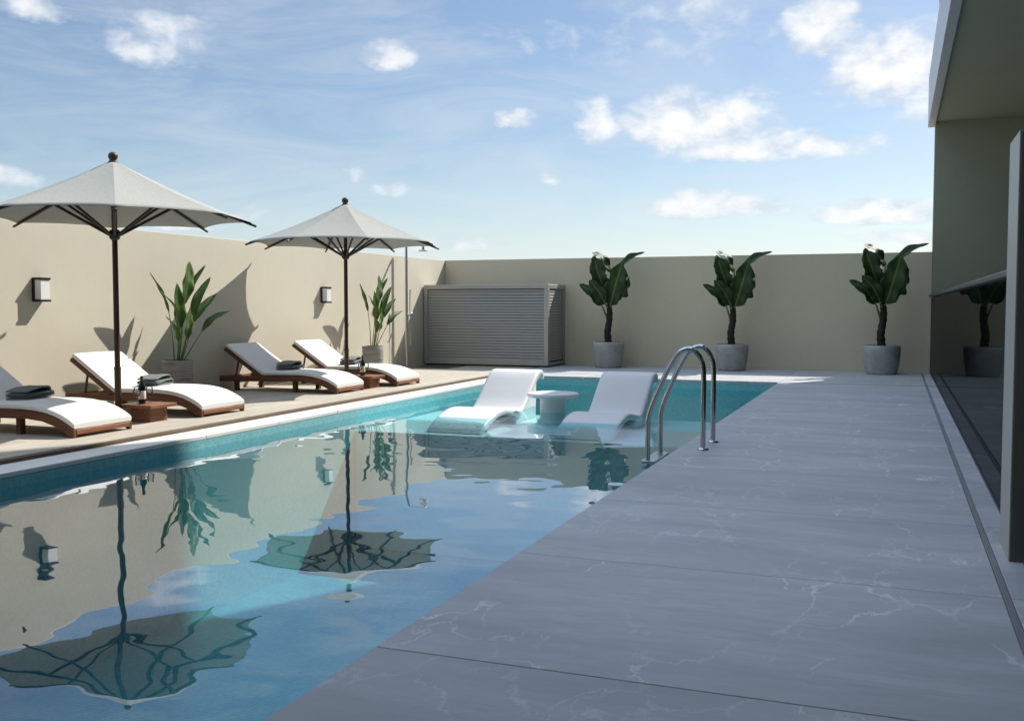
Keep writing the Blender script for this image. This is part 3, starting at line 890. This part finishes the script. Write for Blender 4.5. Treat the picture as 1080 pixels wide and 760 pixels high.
# ------------------------------------------------------------------ outdoor shower
sh = empty('outdoor_shower', (-8.80, 17.30, 0), 0, 'slim steel outdoor shower column by the left wall before the enclosure', 'shower')
mb = MB(); mb.tube([(0, 0, .01), (0, 0, 1.2), (0, 0, 2.33), (.012, 0, 2.385), (.04, 0, 2.41), (.09, 0, 2.42), (.33, 0, 2.42), (.355, 0, 2.405), (.36, 0, 2.37)], .026, 14); mb.build('pole', M['steel'], sh, smooth=60)
mb = MB(); mb.lathe([(0, 2.225), (.085, 2.225), (.09, 2.232), (.085, 2.245), (.03, 2.26), (.024, 2.36), (0, 2.362)], 28, (.36, 0, 0)); mb.build('shower_head', M['steel'], sh, smooth=50)
mb = MB(); mb.tube([(.03, 0, 1.02), (.09, 0, 1.02)], .024, 14); mb.tube([(.085, 0, 1.02), (.12, -.01, 1.06)], .009, 8); mb.build('valve', M['steel'], sh, smooth=50)
mb = MB(); mb.tube([(.07, 0, 1.10), (.075, 0, 1.45), (.085, 0, 1.50)], [.008, .012, .02], 10); mb.build('hand_spray', M['steel'], sh, smooth=50)
mb = MB(); mb.tube(spline([(.07, 0, 1.10), (.09, .0, .75), (.085, .01, .45), (.06, .02, .55), (.03, .01, 1.0)], 30), .006, 8); mb.build('hose', M['steel'], sh, smooth=60)
mb = MB(); mb.lathe([(0, .001), (.07, .001), (.07, .010), (.03, .016), (0, .016)], 24); mb.build('base_flange', M['steel'], sh, smooth=50)
mb = MB(); mb.box(-.05, .75, -.42, .42, .0015, .012, .003)
o = mb.build('shower_tray', M['darkmetal'], None, loc=(0, 0, 0)); o.location = (-8.70, 17.72, 0)
tag(o, 'dark slatted shower tray on the deck under the outdoor shower', 'shower tray')

# ------------------------------------------------------------------ loungers standing in the water
def make_pool_lounger():
    P = spline([(0, 10.72, -.30), (0, 10.80, -.235), (0, 11.0, -.155), (0, 11.28, -.085), (0, 11.55, -.075), (0, 11.85, -.12), (0, 12.06, -.145), (0, 12.22, -.07), (0, 12.45, .10), (0, 12.66, .255), (0, 12.78, .315), (0, 12.90, .325), (0, 12.975, .28), (0, 12.985, .20)], 90)
    T = .085; top = [(p.y, p.z) for p in P]; bot = []
    for i, (u, v) in enumerate(top):
        a = top[max(i-1, 0)]; c = top[min(i+1, len(top)-1)]
        du, dv = c[0]-a[0], c[1]-a[1]; l = math.hypot(du, dv)
        k = T
        bot.append((u+dv/l*k, v-du/l*k))
    # underside: keep it above the shelf
    W = .355; mb = MB(); rings = []
    for (u, v), (u2, v2) in zip(top, bot):
        v2 = max(v2, LZ+.001)
        ring = []
        for x, f in ((-W, .8), (-W, .25), (-W+.012, .06), (-W+.05, 0), (W-.05, 0), (W-.012, .06), (W, .25), (W, .8), (W-.02, 1), (-W+.02, 1)):
            ring.append(mb.bm.verts.new((x, u+(u2-u)*f-11.9, v+(v2-v)*f)))
        rings.append(ring)
    k = len(rings[0])
    for A, B in zip(rings, rings[1:]):
        for j in range(k): mb.bm.faces.new((A[j], A[(j+1)%k], B[(j+1)%k], B[j]))
    mb.bm.faces.new(rings[0]); mb.bm.faces.new(rings[-1])
    root = empty('pool_lounger', (0, 11.9, 0))
    mb.build('shell', M['resin'], root, smooth=50)
    # two side plinths under the hip and the back
    mb = MB()
    poly = [(11.82-11.9, LZ+.001), (12.72-11.9, LZ+.001), (12.74-11.9, .16), (12.60-11.9, .10), (12.35-11.9, -.09), (12.16-11.9, -.20), (12.02-11.9, -.235), (11.86-11.9, -.215)]
    mb.prism(poly, 'x', -W+.03, W-.03, .01)
    mb.build('plinth', M['resin'], root, smooth=30)
    return root
a = make_pool_lounger(); c = copy_tree(a)
a.location = (-4.85, 11.9, 0); c.location = (-3.26, 11.9, 0)
tag(a, 'white curved pool lounger in sunlight, left of the round table in the water', 'pool lounger', 'white pool loungers')
tag(c, 'white curved pool lounger in shade, between the round table and the ladder', 'pool lounger', 'white pool loungers')
pt = empty('pool_table', (-4.07, 12.1, LZ), 0, 'round white pedestal table standing in the pool between two white loungers', 'table')
mb = MB(); mb.lathe([(0, .345), (.31, .345), (.328, .352), (.335, .37), (.33, .39), (.315, .398), (0, .400)], 56); mb.build('table_top', M['resin'], pt, smooth=50)
mb = MB(); mb.lathe([(0, .001), (.20, .001), (.205, .02), (.20, .05), (.172, .07), (.168, .12), (.168, .30), (.176, .344), (0, .344)], 48); mb.build('pedestal', M['resin'], pt, smooth=50)

# ------------------------------------------------------------------ pool ladder
ld = empty('pool_ladder', (-1.48, 8.56, 0), 0, 'chrome pool ladder with two arched handrails at the right pool edge', 'ladder')
for y in (-.245, .245):
    pts = [(0, y, .005), (0, y, .35), (0, y, .62), (-.012, y, .72), (-.045, y, .79), (-.10, y, .835), (-.165, y, .83), (-.225, y, .785), (-.30, y, .66), (-.40, y, .44), (-.44, y, .34), (-.462, y, .26), (-.468, y, .15), (-.468, y, -.3), (-.468, y, -1.3)]
    sp = spline(pts, 90)
    mb = MB(); mb.tube(sp, .0215, 18); hr = mb.build('handrail', M['chrome'], ld, smooth=60)
    mb = MB(); mb.lathe([(.0225, .001), (.05, .001), (.05, .006), (.044, .014), (.028, .02), (.0225, .022)], 28, (0, y, 0)); mb.build('flange', M['chrome'], hr, smooth=50)
for z in (-.125, -.40, -.68, -.96):
    mb = MB(); mb.box(-.515, -.395, -.29, .29, z-.014, z+.014, .006, 2); mb.build('step', M['steel'], ld)

# ------------------------------------------------------------------ sky with clouds, sun, camera
W = bpy.data.worlds.new('World'); sc.world = W; W.use_nodes = True
T = W.node_tree; T.nodes.clear()
class WN(N):
    def __init__(s, tree): s.t = tree
w = WN(T)
out = w.new('ShaderNodeOutputWorld'); bg = w.new('ShaderNodeBackground')
elev = math.atan2(SUN.z, math.hypot(SUN.x, SUN.y)); rot = math.atan2(SUN.x, SUN.y)
sky = w.new('ShaderNodeTexSky', sky_type='NISHITA', sun_disc=False, sun_elevation=elev, sun_rotation=rot, altitude=20, air_density=1.0, dust_density=.7, ozone_density=2.2)
tc = w.new('ShaderNodeTexCoord')
sp = w.new('ShaderNodeSeparateXYZ'); w.l(tc.outputs['Generated'], sp.inputs[0])
az = w.math('ARCTAN2', sp.outputs[0], sp.outputs[1]); el = w.math('ARCSINE', sp.outputs[2])
cb = w.new('ShaderNodeCombineXYZ'); w.l(az, cb.inputs[0]); w.l(w.math('MULTIPLY', el, 1.5), cb.inputs[1])
av = cb.outputs[0]
wx = w.math('MULTIPLY', w.math('SUBTRACT', w.noise(av, 22, 4, .6), .5), .05)
mp = w.new('ShaderNodeMapping'); mp.inputs['Location'].default_value = (4.2, 1.3, 0); w.l(av, mp.inputs[0])
wy = w.math('MULTIPLY', w.math('SUBTRACT', w.noise(mp.outputs[0], 22, 4, .6), .5), .028)
a2 = w.math('ADD', az, wx); e2 = w.math('ADD', el, wy)
CLOUDS = [(-0.6996,0.2365,0.0398,0.0284,0.55),(-0.8050,0.2550,0.0246,0.0133,0.55),(-0.4846,0.2360,0.0227,0.0133,0.60),(-0.0709,0.2526,0.0322,0.0360,0.95),(-0.0042,0.2097,0.0587,0.0398,1.05),(-0.3564,0.1794,0.0170,0.0114,0.75),(-0.2816,0.1752,0.0227,0.0227,0.95),(-0.1851,0.1703,0.0710,0.0303,1.05),(-0.1134,0.1476,0.0900,0.0142,0.90),(-0.1635,0.0918,0.0682,0.0133,0.90),(-0.1753,0.0992,0.0284,0.0152,0.90),(-0.0157,0.0845,0.0587,0.0123,0.95),(-0.3282,0.1212,0.0152,0.0076,0.65),(-0.8328,0.1117,0.0265,0.0123,0.65),(-0.4799,0.1132,0.0189,0.0066,0.50),(-0.6841,0.0731,0.0379,0.0066,0.60),(-0.1772,0.2741,0.0322,0.0133,0.30),(-0.2268,0.2543,0.0852,0.0208,0.10),(-0.4222,0.0563,0.0568,0.0085,0.45),(-0.1247,0.1986,0.0170,0.0114,0.60),(-0.6145,0.0854,0.0133,0.0095,0.45),(-0.5240,0.1252,0.0076,0.0085,0.50),(0.0111,0.0612,0.0473,0.0076,0.60)]
rc = random.Random(11)
for k in range(26):                                           # the rest of the sky, beside and behind
    a = rc.uniform(.12, 2*PI-.95)
    a = a if a < PI else a-2*PI
    e = rc.uniform(.08, .55); s = rc.uniform(.04, .12)
    CLOUDS.append((a, e, s, s*rc.uniform(.25, .45), rc.uniform(.6, 1.0)))
best = None
for (a, e, sa, se, k) in CLOUDS:
    u = w.math('MULTIPLY', w.math('SUBTRACT', a2, a), 1/(sa*1.25))
    d = w.math('SUBTRACT', e2, e)
    v = w.math('MAXIMUM', w.math('MULTIPLY', d, 1/(se*1.3)), w.math('MULTIPLY', d, -1/(se*.8)))
    r2 = w.math('MULTIPLY_ADD', u, u, w.math('MULTIPLY', v, v))
    g = w.math('MULTIPLY_ADD', r2, -k, k)
    best = g if best is None else w.math('MAXIMUM', best, g)
best = w.math('MAXIMUM', best, -.6)
puff = w.noise(av, 30, 8, .56, .25)
dens = w.math('ADD', best, w.math('MULTIPLY', w.math('SUBTRACT', puff, .5), 1.4))
alpha = w.ramp(dens, [(-.18, 0), (.18, .22), (.58, .72), (1.0, 1)])
cl2 = w.new('ShaderNodeMapping'); cl2.inputs['Scale'].default_value = (1, 3.2, 1); cl2.inputs['Rotation'].default_value = (0, 0, -.25); w.l(av, cl2.inputs[0])
wisp = w.noise(cl2.outputs[0], 4.2, 9, .66, .9)
wisp = w.ramp(wisp, [(.40, 0), (.80, .5)])
horizon = w.ramp(el, [(0, .5), (.07, .18), (.14, 0)])
SK = 0.086                                                      # background strength
white = (8.5, 8.6, 8.7)
c = w.mix(wisp, sky.outputs[0], (6.6, 7.0, 7.4))
c = w.mix(horizon, c, (7.6, 9.0, 10.0))
up = w.new('ShaderNodeVectorMath', operation='ADD'); w.l(av, up.inputs[0]); up.inputs[1].default_value = (.004, .022, 0)
lit = w.math('SUBTRACT', puff, w.noise(up.outputs[0], 30, 8, .56, .25))           # relief towards the sun
shade = w.ramp(w.math('ADD', w.math('MULTIPLY', dens, .55), w.math('MULTIPLY', lit, 1.6)), [(-.05, (5.9, 6.5, 7.4)), (.25, (7.1, 7.5, 8.0)), (.65, white)])
c = w.mix(alpha, c, shade)
# bright cloud added overhead, outside the view, to lift the light in the shade
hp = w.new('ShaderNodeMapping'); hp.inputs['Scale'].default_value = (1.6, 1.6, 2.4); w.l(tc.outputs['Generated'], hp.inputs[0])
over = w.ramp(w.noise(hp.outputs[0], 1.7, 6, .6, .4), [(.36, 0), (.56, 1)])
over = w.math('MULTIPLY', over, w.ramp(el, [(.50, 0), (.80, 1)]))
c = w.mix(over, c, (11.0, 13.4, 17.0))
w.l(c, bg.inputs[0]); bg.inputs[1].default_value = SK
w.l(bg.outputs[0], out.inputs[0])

sl = bpy.data.lights.new('sun', 'SUN'); sl.energy = 5.0; sl.angle = math.radians(.55); sl.color = (1, .95, .86)
so = bpy.data.objects.new('sun', sl); link(so); so.location = (8, 25, 25)
so.rotation_euler = SUN.to_track_quat('Z', 'Y').to_euler()

cam = bpy.data.cameras.new('camera'); co = bpy.data.objects.new('camera', cam); link(co)
cam.sensor_fit = 'HORIZONTAL'; cam.sensor_width = 36; cam.lens = 36*1056/1080
cam.clip_start = .05; cam.clip_end = 3000
co.location = (0, 0, 1.2); co.rotation_euler = (PI/2-math.radians(3.1438), 0, math.radians(20.954))
sc.camera = co

sc.view_settings.view_transform = 'Standard'; sc.view_settings.look = 'None'
sc.view_settings.exposure = 0.45; sc.view_settings.gamma = 1.0
sc.render.engine = 'CYCLES'
cy = sc.cycles
cy.use_denoising = True; cy.max_bounces = 10; cy.transparent_max_bounces = 16; cy.glossy_bounces = 6; cy.diffuse_bounces = 4
cy.caustics_reflective = True; cy.caustics_refractive = False; cy.blur_glossy = .3
cy.sample_clamp_indirect = 6.0
